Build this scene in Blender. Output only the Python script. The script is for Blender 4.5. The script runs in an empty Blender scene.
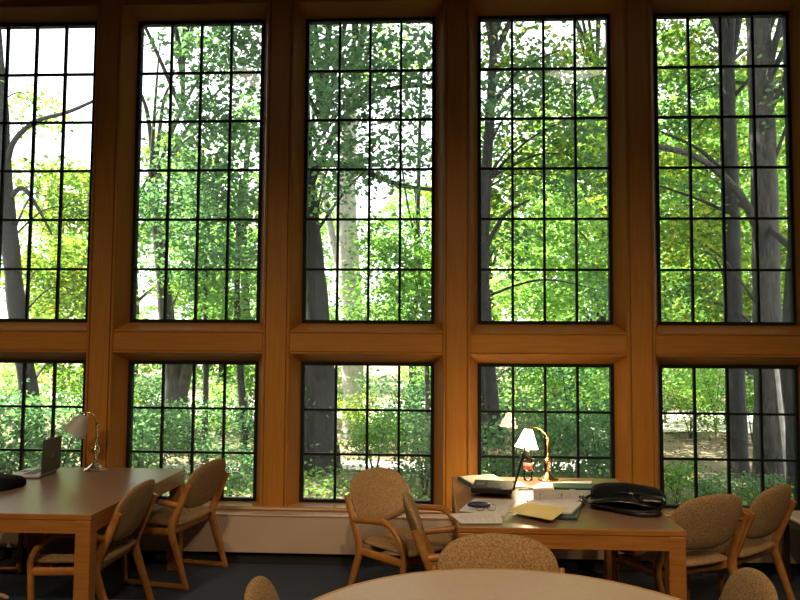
import bpy, math, random
import numpy as np
from mathutils import Vector, Matrix
random.seed(7); rng = np.random.default_rng(11)
SC = bpy.context.scene; COL = SC.collection
PI = math.pi

# ------------------------------------------------------------------ camera model (solved from the photograph)
F, YAW, PIT, ROL, EYE = 738.0, 0.0496, 0.062, 0.0064, 1.69
def _axes():
    cy, sy, cp, sp = math.cos(YAW), math.sin(YAW), math.cos(PIT), math.sin(PIT)
    f = Vector((-sy*cp, cy*cp, sp)); r = Vector((cy, sy, 0)); u = r.cross(f)
    return r*math.cos(ROL)+u*math.sin(ROL), u*math.cos(ROL)-r*math.sin(ROL), f
RT, UP, FW = _axes(); EYEV = Vector((0, 0, EYE))
def ray(px, py): return FW + RT*((px-400)/F) + UP*((300-py)/F)
def atz(px, py, z):
    d = ray(px, py); return EYEV + d*((z-EYE)/d.z)
def aty(px, py, y):
    d = ray(px, py); return EYEV + d*(y/d.y)

cam = bpy.data.cameras.new('camera'); co = bpy.data.objects.new('camera', cam); COL.objects.link(co)
cam.sensor_fit = 'HORIZONTAL'; cam.sensor_width = 36; cam.lens = 36*F/800; cam.clip_start = .05; cam.clip_end = 300
co.matrix_world = Matrix(((RT.x, UP.x, -FW.x, 0), (RT.y, UP.y, -FW.y, 0), (RT.z, UP.z, -FW.z, EYE), (0, 0, 0, 1)))
SC.camera = co
SC.view_settings.view_transform = 'Standard'; SC.view_settings.look = 'None'
SC.view_settings.gamma = 1; SC.view_settings.use_curve_mapping = False; SC.view_settings.exposure = 0.5

# ------------------------------------------------------------------ mesh builder
class MB:
    def __init__(s): s.v = []; s.f = []; s.sm = []
    def add(s, vs, fs, smooth=False):
        o = len(s.v); s.v += [tuple(p) for p in vs]
        s.f += [tuple(i+o for i in f) for f in fs]; s.sm += [smooth]*len(fs); return s
    def box(s, x0, x1, y0, y1, z0, z1, M=None):
        vs = [Vector(p) for p in ((x0,y0,z0),(x1,y0,z0),(x1,y1,z0),(x0,y1,z0),(x0,y0,z1),(x1,y0,z1),(x1,y1,z1),(x0,y1,z1))]
        if M: vs = [M @ p for p in vs]
        return s.add(vs, [(0,3,2,1),(4,5,6,7),(0,1,5,4),(1,2,6,5),(2,3,7,6),(3,0,4,7)])
    def prism(s, prof, fn, a, b, smooth=False):           # closed profile extruded: fn(p, t) -> point
        n = len(prof); vs = [fn(p, a) for p in prof]+[fn(p, b) for p in prof]
        fs = [(i, (i+1) % n, n+(i+1) % n, n+i) for i in range(n)]
        s.add(vs, fs, smooth); return s.add(vs, [tuple(range(n))[::-1], tuple(range(n, 2*n))])
    def tube(s, pts, rad, n=10, cap=True):
        pts = [Vector(p) for p in pts]; m = len(pts)
        rad = rad if isinstance(rad, (list, tuple)) else [rad]*m
        t = (pts[1]-pts[0]).normalized(); a = t.orthogonal().normalized(); vs = []
        for i in range(m):
            t = (pts[min(i+1, m-1)]-pts[max(i-1, 0)]).normalized()
            a = (a-t*a.dot(t)).normalized(); b = t.cross(a)
            for k in range(n):
                q = 2*PI*k/n; vs.append(pts[i]+(a*math.cos(q)+b*math.sin(q))*rad[i])
        fs = [(i*n+k, i*n+(k+1) % n, (i+1)*n+(k+1) % n, (i+1)*n+k) for i in range(m-1) for k in range(n)]
        s.add(vs, fs, True)
        if cap: s.add(vs, [tuple(range(n))[::-1], tuple(range((m-1)*n, m*n))])
        return s
    def bar(s, pts, w, h, side=Vector((1, 0, 0)), c=.25):  # swept rounded rectangle; w along side, h across
        pts = [Vector(p) for p in pts]; m = len(pts); vs = []
        hs = h if isinstance(h, (list, tuple)) else [h]*m
        for i in range(m):
            t = (pts[min(i+1, m-1)]-pts[max(i-1, 0)]).normalized()
            b = t.cross(side).normalized(); a = b.cross(t).normalized(); hh = hs[i]
            for (x, y) in ((-.5,-.5+c),(-.5,.5-c),(-.5+c,.5),(.5-c,.5),(.5,.5-c),(.5,-.5+c),(.5-c,-.5),(-.5+c,-.5)):
                vs.append(pts[i]+a*(x*w)+b*(y*hh))
        n = 8
        fs = [(i*n+k, i*n+(k+1) % n, (i+1)*n+(k+1) % n, (i+1)*n+k) for i in range(m-1) for k in range(n)]
        s.add(vs, fs, True)
        return s.add(vs, [tuple(range(n))[::-1], tuple(range((m-1)*n, m*n))])
    def lathe(s, prof, n=28, M=None, smooth=True, close=True):
        m = len(prof); vs = []
        for (r, z) in prof:
            for k in range(n):
                q = 2*PI*k/n; p = Vector((r*math.cos(q), r*math.sin(q), z)); vs.append(M @ p if M else p)
        fs = [(i*n+k, i*n+(k+1) % n, (i+1)*n+(k+1) % n, (i+1)*n+k) for i in range(m-1) for k in range(n)]
        s.add(vs, fs, smooth)
        if close: s.add(vs, [tuple(range(n))[::-1], tuple(range((m-1)*n, m*n))])
        return s
    def pillow(s, outline, tf, tb, fn, rings=7, pw=3.0, e=.35):   # outline (u,v) list; fn(u,v,h) -> point
        n = len(outline); cu = sum(p[0] for p in outline)/n; cv = sum(p[1] for p in outline)/n
        rr = [math.sin(PI/2*(i/rings)) for i in range(rings+1)]
        def lay(T, sg):
            vs = []
            for r in rr[1:]:
                h = T*(e*(1-r**2)+(1-e))*(max(0, 1-r**(pw*2)))**.5
                vs += [fn(cu+(u-cu)*r, cv+(v-cv)*r, sg*h) for (u, v) in outline]
            vs.append(fn(cu, cv, sg*T)); return vs
        for T, sg in ((tf, 1), (tb, -1)):
            vs = lay(T, sg); fs = []
            for i in range(rings-1):
                for k in range(n):
                    q = (i*n+k, i*n+(k+1) % n, (i+1)*n+(k+1) % n, (i+1)*n+k); fs.append(q if sg < 0 else q[::-1])
            for k in range(n):
                q = (rings*n, (k+1) % n, k); fs.append(q if sg < 0 else q[::-1])
            s.add(vs, fs, True)
        return s
    def build(s, name, mat, parent=None, bevel=0, seg=2, weld=False):
        me = bpy.data.meshes.new(name); me.from_pydata(s.v, [], s.f)
        me.polygons.foreach_set('use_smooth', s.sm); me.materials.append(mat); me.update()
        o = bpy.data.objects.new(name, me); COL.objects.link(o)
        if parent: o.parent = parent
        if weld:
            w = o.modifiers.new('weld', 'WELD'); w.merge_threshold = .0002
        if bevel:
            b = o.modifiers.new('bevel', 'BEVEL'); b.width = bevel; b.segments = seg; b.limit_method = 'ANGLE'; b.angle_limit = .6
        return o

def cat(pts, k=6, closed=False):
    P = [Vector(p) if len(p) == 3 else Vector((p[0], p[1], 0)) for p in pts]; n = len(P); out = []
    rngi = range(n) if closed else range(n-1)
    for i in rngi:
        if closed: a, b, c, d = P[(i-1) % n], P[i], P[(i+1) % n], P[(i+2) % n]
        else: a, b, c, d = P[max(i-1, 0)], P[i], P[i+1], P[min(i+2, n-1)]
        for j in range(k):
            t = j/k
            out.append(.5*((2*b)+(c-a)*t+(2*a-5*b+4*c-d)*t*t+(3*b-a-3*c+d)*t**3))
    if not closed: out.append(P[-1])
    return out
def round_path(pts, r, k=5):                             # polyline with rounded corners
    P = [Vector(p) for p in pts]; out = [P[0]]
    for i in range(1, len(P)-1):
        a, b, c = P[i-1], P[i], P[i+1]
        rr = min(r, (a-b).length*.49, (c-b).length*.49)
        p, q = b+(a-b).normalized()*rr, b+(c-b).normalized()*rr
        for j in range(k+1):
            t = j/k; out.append(p*(1-t)**2+b*2*t*(1-t)+q*t*t)
    out.append(P[-1]); return out

def thing(name, label, category, loc=(0, 0, 0), rz=0, group=None, kind=None):
    o = bpy.data.objects.new(name, None); COL.objects.link(o); o.location = loc; o.rotation_euler = (0, 0, rz)
    o.empty_display_size = .1
    return tag(o, label, category, group, kind)
def tag(o, label=None, category=None, group=None, kind=None):
    if label: o['label'] = label
    if category: o['category'] = category
    if group: o['group'] = group
    if kind: o['kind'] = kind
    return o
def copy_tree(o, parent=None):
    c = o.copy(); COL.objects.link(c)
    if parent: c.parent = parent
    for ch in [x for x in COL.objects if x.parent == o]: copy_tree(ch, c)
    return c

# ------------------------------------------------------------------ materials
def new_mat(name):
    m = bpy.data.materials.new(name); m.use_nodes = True; nt = m.node_tree
    return m, nt, nt.nodes['Principled BSDF']
def plain(name, col, rough=.5, metal=0, **kw):
    m, nt, b = new_mat(name); b.inputs['Base Color'].default_value = (*col, 1)
    b.inputs['Roughness'].default_value = rough; b.inputs['Metallic'].default_value = metal
    for k, v in kw.items(): b.inputs[k].default_value = v
    return m
def noisy(name, c1, c2, scale=(1, 1, 1), nscale=8, detail=4, rough=.5, bump=0, bdist=.002, lo=.3, hi=.7, coords='Object', metal=0, voro=False, spec=None):
    m, nt, b = new_mat(name); N = nt.nodes; L = nt.links
    tc = N.new('ShaderNodeTexCoord'); mp = N.new('ShaderNodeMapping'); mp.inputs['Scale'].default_value = scale
    L.new(tc.outputs[coords], mp.inputs['Vector'])
    if voro:
        tx = N.new('ShaderNodeTexVoronoi'); tx.inputs['Scale'].default_value = nscale; out = tx.outputs['Distance']
    else:
        tx = N.new('ShaderNodeTexNoise'); tx.inputs['Scale'].default_value = nscale; tx.inputs['Detail'].default_value = detail; out = tx.outputs['Fac']
    L.new(mp.outputs[0], tx.inputs['Vector'])
    rp = N.new('ShaderNodeValToRGB'); e = rp.color_ramp.elements
    e[0].position = lo; e[1].position = hi; e[0].color = (*c1, 1); e[1].color = (*c2, 1)
    L.new(out, rp.inputs[0]); L.new(rp.outputs[0], b.inputs['Base Color'])
    b.inputs['Roughness'].default_value = rough; b.inputs['Metallic'].default_value = metal
    if spec is not None: b.inputs['Specular IOR Level'].default_value = spec
    if bump:
        bp = N.new('ShaderNodeBump'); bp.inputs['Strength'].default_value = bump; bp.inputs['Distance'].default_value = bdist
        L.new(out, bp.inputs['Height']); L.new(bp.outputs[0], b.inputs['Normal'])
    return m
OAKA, OAKB = (.37, .15, .018), (.45, .19, .026)
M = {}
M['oak_v'] = noisy('oak_vertical_grain', OAKA, OAKB, (9, 9, .5), 6, 6, .5, .08, spec=.3)
M['oak_h'] = noisy('oak_horizontal_grain', OAKA, OAKB, (.5, 9, 9), 6, 6, .5, .08, spec=.3)
M['oak_f'] = noisy('furniture_oak', (.33, .125, .026), (.47, .20, .05), (3, 3, 3), 5, 5, .38, .05)
M['oak_t'] = noisy('table_oak', (.33, .12, .024), (.46, .19, .045), (1, 1, 14), 5, 5, .35, .05)
M['oak_pale'] = noisy('pale_table_rim', (.45, .25, .08), (.58, .34, .13), (3, 3, 3), 5, 5, .35)
M['lam'] = noisy('brown_laminate', (.235, .135, .082), (.275, .165, .105), (1, 1, 1), 60, 3, .33, spec=.5)
M['lam_grey'] = noisy('grey_beige_laminate', (.56, .43, .35), (.61, .475, .39), (1, 1, 1), 60, 3, .4)
M['fab'] = noisy('tan_woven_upholstery', (.24, .14, .064), (.46, .30, .155), (1, 1, 1), 130, 3, .95, .5, .003, .36, .66, spec=.15)
M['carpet'] = noisy('blue_grey_carpet', (.034, .046, .074), (.075, .092, .13), (1, 1, 1), 220, 3, 1, .6, .004, spec=.1)
M['heater'] = noisy('beige_painted_metal', (.50, .37, .295), (.53, .395, .315), (1, 1, 1), 3, 2, .45)
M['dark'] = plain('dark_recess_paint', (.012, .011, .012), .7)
M['plaster'] = noisy('warm_plaster', (.50, .42, .32), (.54, .455, .35), (1, 1, 1), 12, 3, .9)
M['ceil'] = noisy('ceiling_tile', (.20, .17, .135), (.23, .20, .16), (1, 1, 1), 40, 3, .95)
M['frame'] = plain('black_window_metal', (.008, .009, .009), .6, **{'Specular IOR Level': .15})
M['brass'] = noisy('polished_brass', (.80, .52, .20), (.86, .60, .27), (1, 1, 1), 30, 2, .22, metal=1)
M['brass_pale'] = noisy('pale_brass', (.78, .66, .45), (.84, .74, .54), (1, 1, 1), 30, 2, .22, metal=1)
M['black'] = noisy('black_plastic', (.008, .008, .010), (.012, .012, .015), (1, 1, 1), 40, 2, .55, spec=.25)
M['key'] = plain('charcoal_keys', (.07, .07, .08), .5)
M['cloth'] = noisy('black_nylon', (.005, .005, .007), (.012, .012, .015), (1, 1, 1), 160, 3, .9, .5, .003, spec=.12)
M['leather'] = noisy('black_leather', (.006, .006, .007), (.012, .012, .013), (1, 1, 1), 120, 3, .28, .3, .002)
M['steel'] = plain('bright_metal', (.75, .75, .77), .25, 1)
M['silver'] = noisy('silver_plastic', (.50, .51, .56), (.56, .57, .62), (1, 1, 1), 90, 2, .4)
M['lid'] = noisy('grey_laptop_lid', (.075, .07, .066), (.09, .085, .08), (1, 1, 1), 90, 2, .5)
M['screen'] = plain('laptop_screen', (.02, .022, .028), .2)
M['logo'] = plain('grey_emblem', (.16, .16, .16), .35)
M['paper'] = noisy('white_paper', (.74, .72, .74), (.80, .78, .79), (1, 1, 1), 9, 2, .8)
M['paper_w'] = noisy('cream_paper', (.74, .66, .52), (.80, .72, .57), (1, 1, 1), 9, 2, .8)
M['ink'] = plain('print_grey', (.45, .45, .48), .8)
M['yellow'] = noisy('yellow_paper', (.80, .66, .22), (.84, .71, .27), (1, 1, 1), 9, 2, .8)
M['navy'] = noisy('navy_vinyl', (.012, .016, .05), (.02, .025, .07), (1, 1, 1), 40, 2, .4)
M['blue'] = noisy('dark_blue_case', (.012, .022, .10), (.018, .03, .13), (1, 1, 1), 40, 2, .35)
M['green'] = noisy('dark_green_cover', (.018, .065, .045), (.025, .08, .055), (1, 1, 1), 40, 2, .45)
M['pages'] = noisy('page_edges', (.60, .55, .45), (.72, .67, .56), (1, 1, 120), 5, 2, .9)
M['ringpanel'] = noisy('grey_binder_spine', (.36, .35, .35), (.42, .41, .41), (1, 1, 1), 30, 2, .5)
M['red'] = noisy('pink_red_label', (.62, .16, .13), (.72, .24, .19), (1, 1, 1), 60, 2, .6)
M['darkwood'] = noisy('dark_brown_wood', (.018, .011, .008), (.03, .018, .012), (2, 2, 12), 6, 4, .5)
M['siltop'] = noisy('oak_sill', (.34, .18, .075), (.44, .25, .11), (.5, 9, 9), 6, 6, .3, .05)

def glassy(name, tint, refl_col=(1, 1, 1), ior=1.45, rough=0.0):   # thin glass: passes light straight, mirrors by Fresnel
    m = bpy.data.materials.new(name); m.use_nodes = True; nt = m.node_tree; N = nt.nodes; L = nt.links; N.clear()
    o = N.new('ShaderNodeOutputMaterial'); mx = N.new('ShaderNodeMixShader'); tr = N.new('ShaderNodeBsdfTransparent')
    gl = N.new('ShaderNodeBsdfGlossy'); fr = N.new('ShaderNodeFresnel'); fr.inputs['IOR'].default_value = ior
    gl.inputs['Roughness'].default_value = rough; gl.inputs['Color'].default_value = (*refl_col, 1); tr.inputs['Color'].default_value = (*tint, 1)
    L.new(fr.outputs[0], mx.inputs[0]); L.new(tr.outputs[0], mx.inputs[1]); L.new(gl.outputs[0], mx.inputs[2]); L.new(mx.outputs[0], o.inputs[0])
    return m
M['glass'] = glassy('window_glass', (.955, .965, .965), ior=1.43)
_n = M['glass'].node_tree; _o = next(n for n in _n.nodes if n.type == 'OUTPUT_MATERIAL'); _l = _o.inputs[0].links[0].from_node
_t = _n.nodes.new('ShaderNodeBsdfTranslucent'); _t.inputs[0].default_value = (.9, .95, 1, 1); _m = _n.nodes.new('ShaderNodeMixShader'); _m.inputs[0].default_value = .007
_n.links.new(_l.outputs[0], _m.inputs[1]); _n.links.new(_t.outputs[0], _m.inputs[2]); _n.links.new(_m.outputs[0], _o.inputs[0])   # faint translucent veil that puts flare and haze into the glass
M['bottle'] = glassy('clear_bottle_plastic', (.90, .92, .93), ior=1.5, rough=.05)
def shade_mat(name, col, emit=0, ecol=(1, .78, .5)):
    m, nt, b = new_mat(name); N = nt.nodes; L = nt.links
    tl = N.new('ShaderNodeBsdfTranslucent'); tl.inputs['Color'].default_value = (*col, 1)
    mx = N.new('ShaderNodeMixShader'); mx.inputs[0].default_value = .6
    b.inputs['Base Color'].default_value = (*col, 1); b.inputs['Roughness'].default_value = .25
    b.inputs['Emission Color'].default_value = (*ecol, 1); b.inputs['Emission Strength'].default_value = emit
    L.new(b.outputs[0], mx.inputs[1]); L.new(tl.outputs[0], mx.inputs[2]); L.new(mx.outputs[0], N['Material Output'].inputs[0])
    return m
M['shade_lit'] = shade_mat('lit_white_glass_shade', (.9, .85, .75), 22)
M['shade_off'] = shade_mat('frosted_glass_shade', (.80, .80, .80))
def emit_mat(name, col, s):
    m, nt, b = new_mat(name); b.inputs['Base Color'].default_value = (.8, .8, .8, 1)
    b.inputs['Emission Color'].default_value = (*col, 1); b.inputs['Emission Strength'].default_value = s; return m
M['bulb'] = emit_mat('glowing_bulb', (1, .78, .48), 30)
M['diffuser'] = emit_mat('lit_ceiling_diffuser', (1, .88, .72), 3)
M['troffer'] = emit_mat('lit_long_diffuser', (1, .72, .42), 13)

def leaf_mat(name, cols, trans=.5):
    m = bpy.data.materials.new(name); m.use_nodes = True; nt = m.node_tree; N = nt.nodes; L = nt.links; N.clear()
    o = N.new('ShaderNodeOutputMaterial'); g = N.new('ShaderNodeNewGeometry'); rp = N.new('ShaderNodeValToRGB')
    rp.color_ramp.elements.remove(rp.color_ramp.elements[1])
    rp.color_ramp.elements[0].position = 0; rp.color_ramp.elements[0].color = (*cols[0], 1)
    for i, c in enumerate(cols[1:]):
        e = rp.color_ramp.elements.new((i+1)/(len(cols)-1)); e.color = (*c, 1)
    L.new(g.outputs['Random Per Island'], rp.inputs[0])
    d = N.new('ShaderNodeBsdfDiffuse'); t = N.new('ShaderNodeBsdfTranslucent'); mx = N.new('ShaderNodeMixShader'); mx.inputs[0].default_value = trans
    br = N.new('ShaderNodeMixRGB'); br.blend_type = 'MULTIPLY'; br.inputs[0].default_value = 1; br.inputs[2].default_value = (1.25, 1.28, .70, 1)
    L.new(rp.outputs[0], d.inputs[0]); L.new(rp.outputs[0], br.inputs[1]); L.new(br.outputs[0], t.inputs[0])
    L.new(d.outputs[0], mx.inputs[1]); L.new(t.outputs[0], mx.inputs[2]); L.new(mx.outputs[0], o.inputs[0])
    return m
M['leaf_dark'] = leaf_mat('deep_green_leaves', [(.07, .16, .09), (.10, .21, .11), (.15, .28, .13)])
M['leaf_mid'] = leaf_mat('fresh_green_leaves', [(.09, .21, .05), (.14, .30, .07), (.20, .38, .09)])
M['leaf_yel'] = leaf_mat('yellow_green_leaves', [(.07, .15, .04), (.11, .22, .05), (.17, .30, .06), (.24, .37, .07), (.48, .44, .07)])
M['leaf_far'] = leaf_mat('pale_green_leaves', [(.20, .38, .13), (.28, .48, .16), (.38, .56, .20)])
M['litter'] = leaf_mat('fallen_leaves', [(.16, .10, .05), (.28, .19, .09), (.22, .24, .08), (.40, .32, .18)], .1)
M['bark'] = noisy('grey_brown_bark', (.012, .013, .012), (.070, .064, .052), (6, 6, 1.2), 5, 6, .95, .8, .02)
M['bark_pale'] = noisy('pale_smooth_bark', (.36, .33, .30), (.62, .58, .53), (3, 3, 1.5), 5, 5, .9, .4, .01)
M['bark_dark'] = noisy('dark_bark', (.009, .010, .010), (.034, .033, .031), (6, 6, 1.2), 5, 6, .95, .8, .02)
M['ground'] = noisy('forest_floor', (.10, .085, .045), (.28, .21, .13), (1, 1, 1), 1.6, 8, 1, .5, .03, .35, .65)
M['gravel'] = noisy('pale_gravel', (.62, .56, .48), (.78, .72, .64), (1, 1, 1), 7, 6, 1, .4, .02)

# ------------------------------------------------------------------ the room
D = 5.86; GY = 6.03                                        # front plane of the posts, plane of the glass
X0, PW, WD, WO = -3.434, 1.4368, 1.0301, 1.2144            # bay centre, bay pitch, glass width, opening width
ZT1, ZT0, ZL1, ZL0 = 4.402, 1.897, 1.526, .449             # glass heights, upper and lower lights
XC = [X0+PW*i for i in range(5)]
RX0, RX1, RY0, CZ = -6.6, 5.6, -7.5, 4.64
SILL = .425
def struct(o): o['kind'] = 'structure'; return o

struct(MB().box(RX0-.2, RX1+.2, RY0-.2, 6.15, -.12, 0).build('floor', M['carpet']))
struct(MB().box(RX0-.2, RX1+.2, RY0-.2, 6.15, CZ, CZ+.15).build('ceiling', M['ceil']))
struct(MB().box(RX0-.2, RX0, RY0, 6.1, 0, CZ).build('wall_left', M['plaster']))
struct(MB().box(RX1, RX1+.2, RY0, 6.1, 0, CZ).build('wall_right', M['plaster']))
struct(MB().box(RX0-.2, RX1+.2, RY0-.2, RY0, 0, CZ).build('wall_back', M['plaster']))
w = MB(); yb0, yb1 = D+.002, 6.10; ho = WO/2
zrows = [(SILL-.002, ZL1+.092), (ZT0-.092, ZT1+.092)]
w.box(RX0, RX1, yb0, yb1, 0, zrows[0][0]); w.box(RX0, RX1, yb0, yb1, zrows[1][1], CZ)
edges = [RX0]+[e for c in XC for e in (c-ho, c+ho)]+[RX1]
for i in range(0, len(edges), 2): w.box(edges[i], edges[i+1], yb0, yb1, zrows[0][0], zrows[1][1])
for c in XC: w.box(c-ho, c+ho, yb0, yb1, zrows[0][1], zrows[1][0])
struct(w.build('wall_front', M['oak_v']))

pw = PW-WO
half = [(0, -.022), (.078, -.022), (.081, -.008), (.085, -.008), (.088, -.019), (.094, -.025), (.101, -.025), (.107, -.019), (.1112, -.010), (.1112, .002)]
prof = [(-x, y) for x, y in half[::-1]]+half[1:]
trim = 1
for i in range(6):                                         # moulded posts between the bays
    xc = X0+PW*(i-.5)
    o = MB().prism(prof, lambda p, z, xc=xc: (xc+p[0], D+p[1], z), SILL, CZ).build('trim_%d' % trim, M['oak_v']); struct(o); trim += 1
def rail(z0, z1, c):
    h = z1-z0
    pr = [(0, .002), (0, -.012), (.006, -.018), (.013, -.018), (.018, -.006), (.022, -.006), (.025, -.014), (h-.025, -.014), (h-.022, -.006), (h-.018, -.006), (h-.013, -.018), (h-.006, -.018), (h, -.012), (h, .002)]
    return MB().prism(pr[::-1], lambda p, x: (x, D+p[1], z0+p[0]), c-ho, c+ho)
for c in XC:
    struct(rail(ZL1+.092, ZT0-.092, c).build('trim_%d' % trim, M['oak_h'])); trim += 1
for c in XC:
    struct(rail(ZT1+.092, CZ, c).build('trim_%d' % trim, M['oak_h'])); trim += 1
# sill board with rounded nose
sp = [(5.815, SILL-.03), (5.808, SILL-.018), (5.815, SILL-.006), (5.825, SILL), (6.03, SILL), (6.03, SILL-.03)]
struct(MB().prism(sp, lambda p, x: (x, p[0], p[1]), RX0, RX1).build('trim_%d' % trim, M['siltop'])); trim += 1
struct(MB().prism([(5.86, CZ), (5.70, CZ), (5.70, CZ-.02), (5.74, CZ-.045), (5.79, CZ-.055), (5.86, CZ-.09)], lambda p, x: (x, p[0], p[1]), RX0, RX1).build('trim_%d' % trim, M['oak_h'])); trim += 1

FB = .027                                                  # black metal frame width
def window(n, c, z0, z1, rows, low):
    e = bpy.data.objects.new('window_%d' % n, None); COL.objects.link(e); e.location = (c, GY, (z0+z1)/2); struct(e)
    hx, hz = WD/2, (z1-z0)/2; zl = SILL-(z0+z1)/2
    # splayed oak jambs, mitred
    m = MB(); ix, it, ib = hx+FB, hz+FB, -hz-FB
    if low: ib = zl+.001
    ox, ot, ob = ho, hz+.092, (zl+.001 if low else -hz-.092)
    yf, yi = D-GY-.004, -.022
    A = [(-ox, yf, ob), (ox, yf, ob), (ox, yf, ot), (-ox, yf, ot)]; B = [(-ix, yi, ib), (ix, yi, ib), (ix, yi, it), (-ix, yi, it)]
    C = [(-ox, yi+.01, ob), (ox, yi+.01, ob), (ox, yi+.01, ot), (-ox, yi+.01, ot)]
    sides = (1, 2, 3) if low else (0, 1, 2, 3)
    for k in sides:
        j = (k+1) % 4
        m.add([A[k], A[j], B[j], B[k], C[k], C[j]], [(0, 1, 2, 3), (3, 2, 5, 4), (0, 4, 5, 1)])
    m.build('casing', M['oak_h'] if False else M['oak_v'], e)
    b = MB(); y0, y1 = -.03, .03
    for (a0, a1, c0, c1) in ((-hx-FB, hx+FB, hz, hz+FB), (-hx-FB, hx+FB, -hz-FB, -hz), (-hx-FB, -hx, -hz, hz), (hx, hx+FB, -hz, hz)):
        b.box(a0, a1, y0, y1, c0, c1)
    b.build('frame', M['frame'], e)
    g = MB()
    for i in range(1, 4): x = -hx+2*hx*i/4; g.box(x-.010, x+.010, -.014, .014, -hz, hz)
    for i in range(1, rows): z = -hz+2*hz*i/rows; g.box(-hx, hx, -.013, .013, z-.0095, z+.0095)
    g.build('muntin_grid', M['frame'], e)
    MB().box(-hx, hx, -.002, .002, -hz, hz).build('glass_pane', M['glass'], e)
for i, c in enumerate(XC):
    window(i+1, c, ZT0, ZT1, 6, False); window(i+6, c, ZL0, ZL1, 3, True)

# convector cabinet under the sill
hz1 = aty(270, 514.5, 5.70).z
t = thing('radiator_cover', 'long beige metal radiator cover running along the wall under the wooden window sill', 'radiator', (0, 5.78, 0))
MB().box(RX0+.01, RX1-.01, -.08, .075, .10, hz1-.012).build('front_panel', M['heater'], t, .006)
MB().box(RX0+.01, RX1-.01, -.09, .075, hz1-.012, hz1).build('top_lip', M['heater'], t, .004)
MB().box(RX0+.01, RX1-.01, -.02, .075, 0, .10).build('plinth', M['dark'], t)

# ------------------------------------------------------------------ ceiling lights and added spotlights
def diamond(x, y, lab):
    t = thing('ceiling_light', lab, 'ceiling light', (x, y, CZ), PI/4, 'square ceiling lights turned cornerwise')
    s = .22
    MB().box(-s-.03, s+.03, -s-.03, s+.03, -.02, -.0005).build('frame', M['steel'], t, .004)
    MB().box(-s, s, -s, s, -.026, -.0205).build('diffuser', M['diffuser'], t)
for x, lab in ((-2.05, 'square lit ceiling light turned cornerwise, mirrored in the second upper window'), (1.47, 'square lit ceiling light turned cornerwise, mirrored in the fourth upper window')):
    diamond(x, 4.235, lab)
def fill_spotlight(x, y, tx, ty, tz, watts, cone, lab):  # unseen fixture added to brighten the window wall and tables
    t = thing('added_spotlight', lab, 'ceiling light', (x, y, CZ), 0, 'added ceiling spotlights out of view')
    d = (Vector((tx, ty, tz))-Vector((x, y, CZ-.12))).normalized(); q = d.to_track_quat('-Z', 'Y').to_matrix().to_4x4()
    MB().lathe([(0, -.014), (.05, -.014), (.05, -.0005), (0, -.0005)], 24, close=False).build('mount', M['steel'], t)
    MB().tube([(0, 0, -.014), (0, 0, -.12)], .012, 10).build('stem', M['steel'], t)
    T = Matrix.Translation((0, 0, -.12)) @ q
    MB().lathe([(0, .10), (.055, .09), (.065, .02), (.075, -.06), (.070, -.06), (.060, .02), (0, .03)], 24, T, close=False).build('shade', M['steel'], t)
    l = bpy.data.lights.new('spot', 'SPOT'); l.energy = watts; l.color = (1, .73, .42); l.spot_size = cone; l.spot_blend = 1; l.shadow_soft_size = .05
    o = bpy.data.objects.new('spot', l); COL.objects.link(o); o.matrix_world = Matrix.Translation(Vector((x, y, CZ-.12))+d*.09) @ q
for x in (-5.9, -2.88, .32, 3.6):
    fill_spotlight(x, -1.0, x*.85, 5.86, .05, 270 if x < 3 else 165, .92, 'added unseen spotlight on the ceiling aimed at the window wall')
for x in (-2.3, .26, 2.93):
    fill_spotlight(x, 1.5, x*.8, 3.6, .5, 110, 1.35, 'added unseen spotlight on the ceiling aimed at the tables')

# ------------------------------------------------------------------ tables
TH = .74
def rect_table(name, label, x0, x1, y0, y1, h=TH, leg=.088, ap=.075):
    cx, cy = (x0+x1)/2, (y0+y1)/2; a, b = (x1-x0)/2, (y1-y0)/2
    t = thing(name, label, 'table', (cx, cy, 0))
    MB().box(-a+.012, a-.012, -b+.012, b-.012, h-.03, h).build('tabletop', M['lam'], t)
    e = MB()
    for (p, q, r, s) in ((-a, a, -b, -b+.0118), (-a, a, b-.0118, b), (-a, -a+.0118, -b+.012, b-.012), (a-.0118, a, -b+.012, b-.012)):
        e.box(p, q, r, s, h-.03, h+.0005)
    e.build('edge_banding', M['oak_t'], t, .003)
    e = MB(); o = .004
    for (p, q, r, s) in ((-a+leg, a-leg, -b+o, -b+o+.022), (-a+leg, a-leg, b-o-.022, b-o), (-a+o, -a+o+.022, -b+leg, b-leg), (a-o-.022, a-o, -b+leg, b-leg)):
        e.box(p, q, r, s, h-.03-ap, h-.03)
    e.build('apron', M['oak_t'], t)
    for sx in (-1, 1):
        for sy in (-1, 1):
            px, py = sx*(a-leg/2-.002), sy*(b-leg/2-.002)
            MB().box(px-leg/2, px+leg/2, py-leg/2, py+leg/2, 0, h-.0305).build('leg', M['oak_t'], t, .006)
    return t
rect_table('reading_table', 'oak table at left holding a laptop, a black bag and an unlit brass lamp', -3.09, -1.915, 4.08, 5.63)
rect_table('reading_table', 'oak table cluttered with papers, a lit lamp, a laptop and a black bag', .115, 1.30, 3.965, 5.49)
t = thing('round_table', 'round grey-beige topped table with an oak rim in the foreground', 'table', (.265, 2.43, 0))
R = .822
MB().lathe([(0, TH-.028), (R-.022, TH-.028), (R-.022, TH), (0, TH)], 96, smooth=False, close=False).build('tabletop', M['lam_grey'], t)
MB().lathe([(R-.0218, TH-.036), (R-.006, TH-.036), (R, TH-.030), (R, TH-.006), (R-.006, TH+.0005), (R-.0218, TH+.0005), (R-.0218, TH-.036)], 96, close=False).build('rim', M['oak_pale'], t)
MB().lathe([(0, 0.09), (.055, .09), (.055, TH-.03), (0, TH-.03)], 24, close=False).build('pedestal', M['oak_f'], t)
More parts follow.
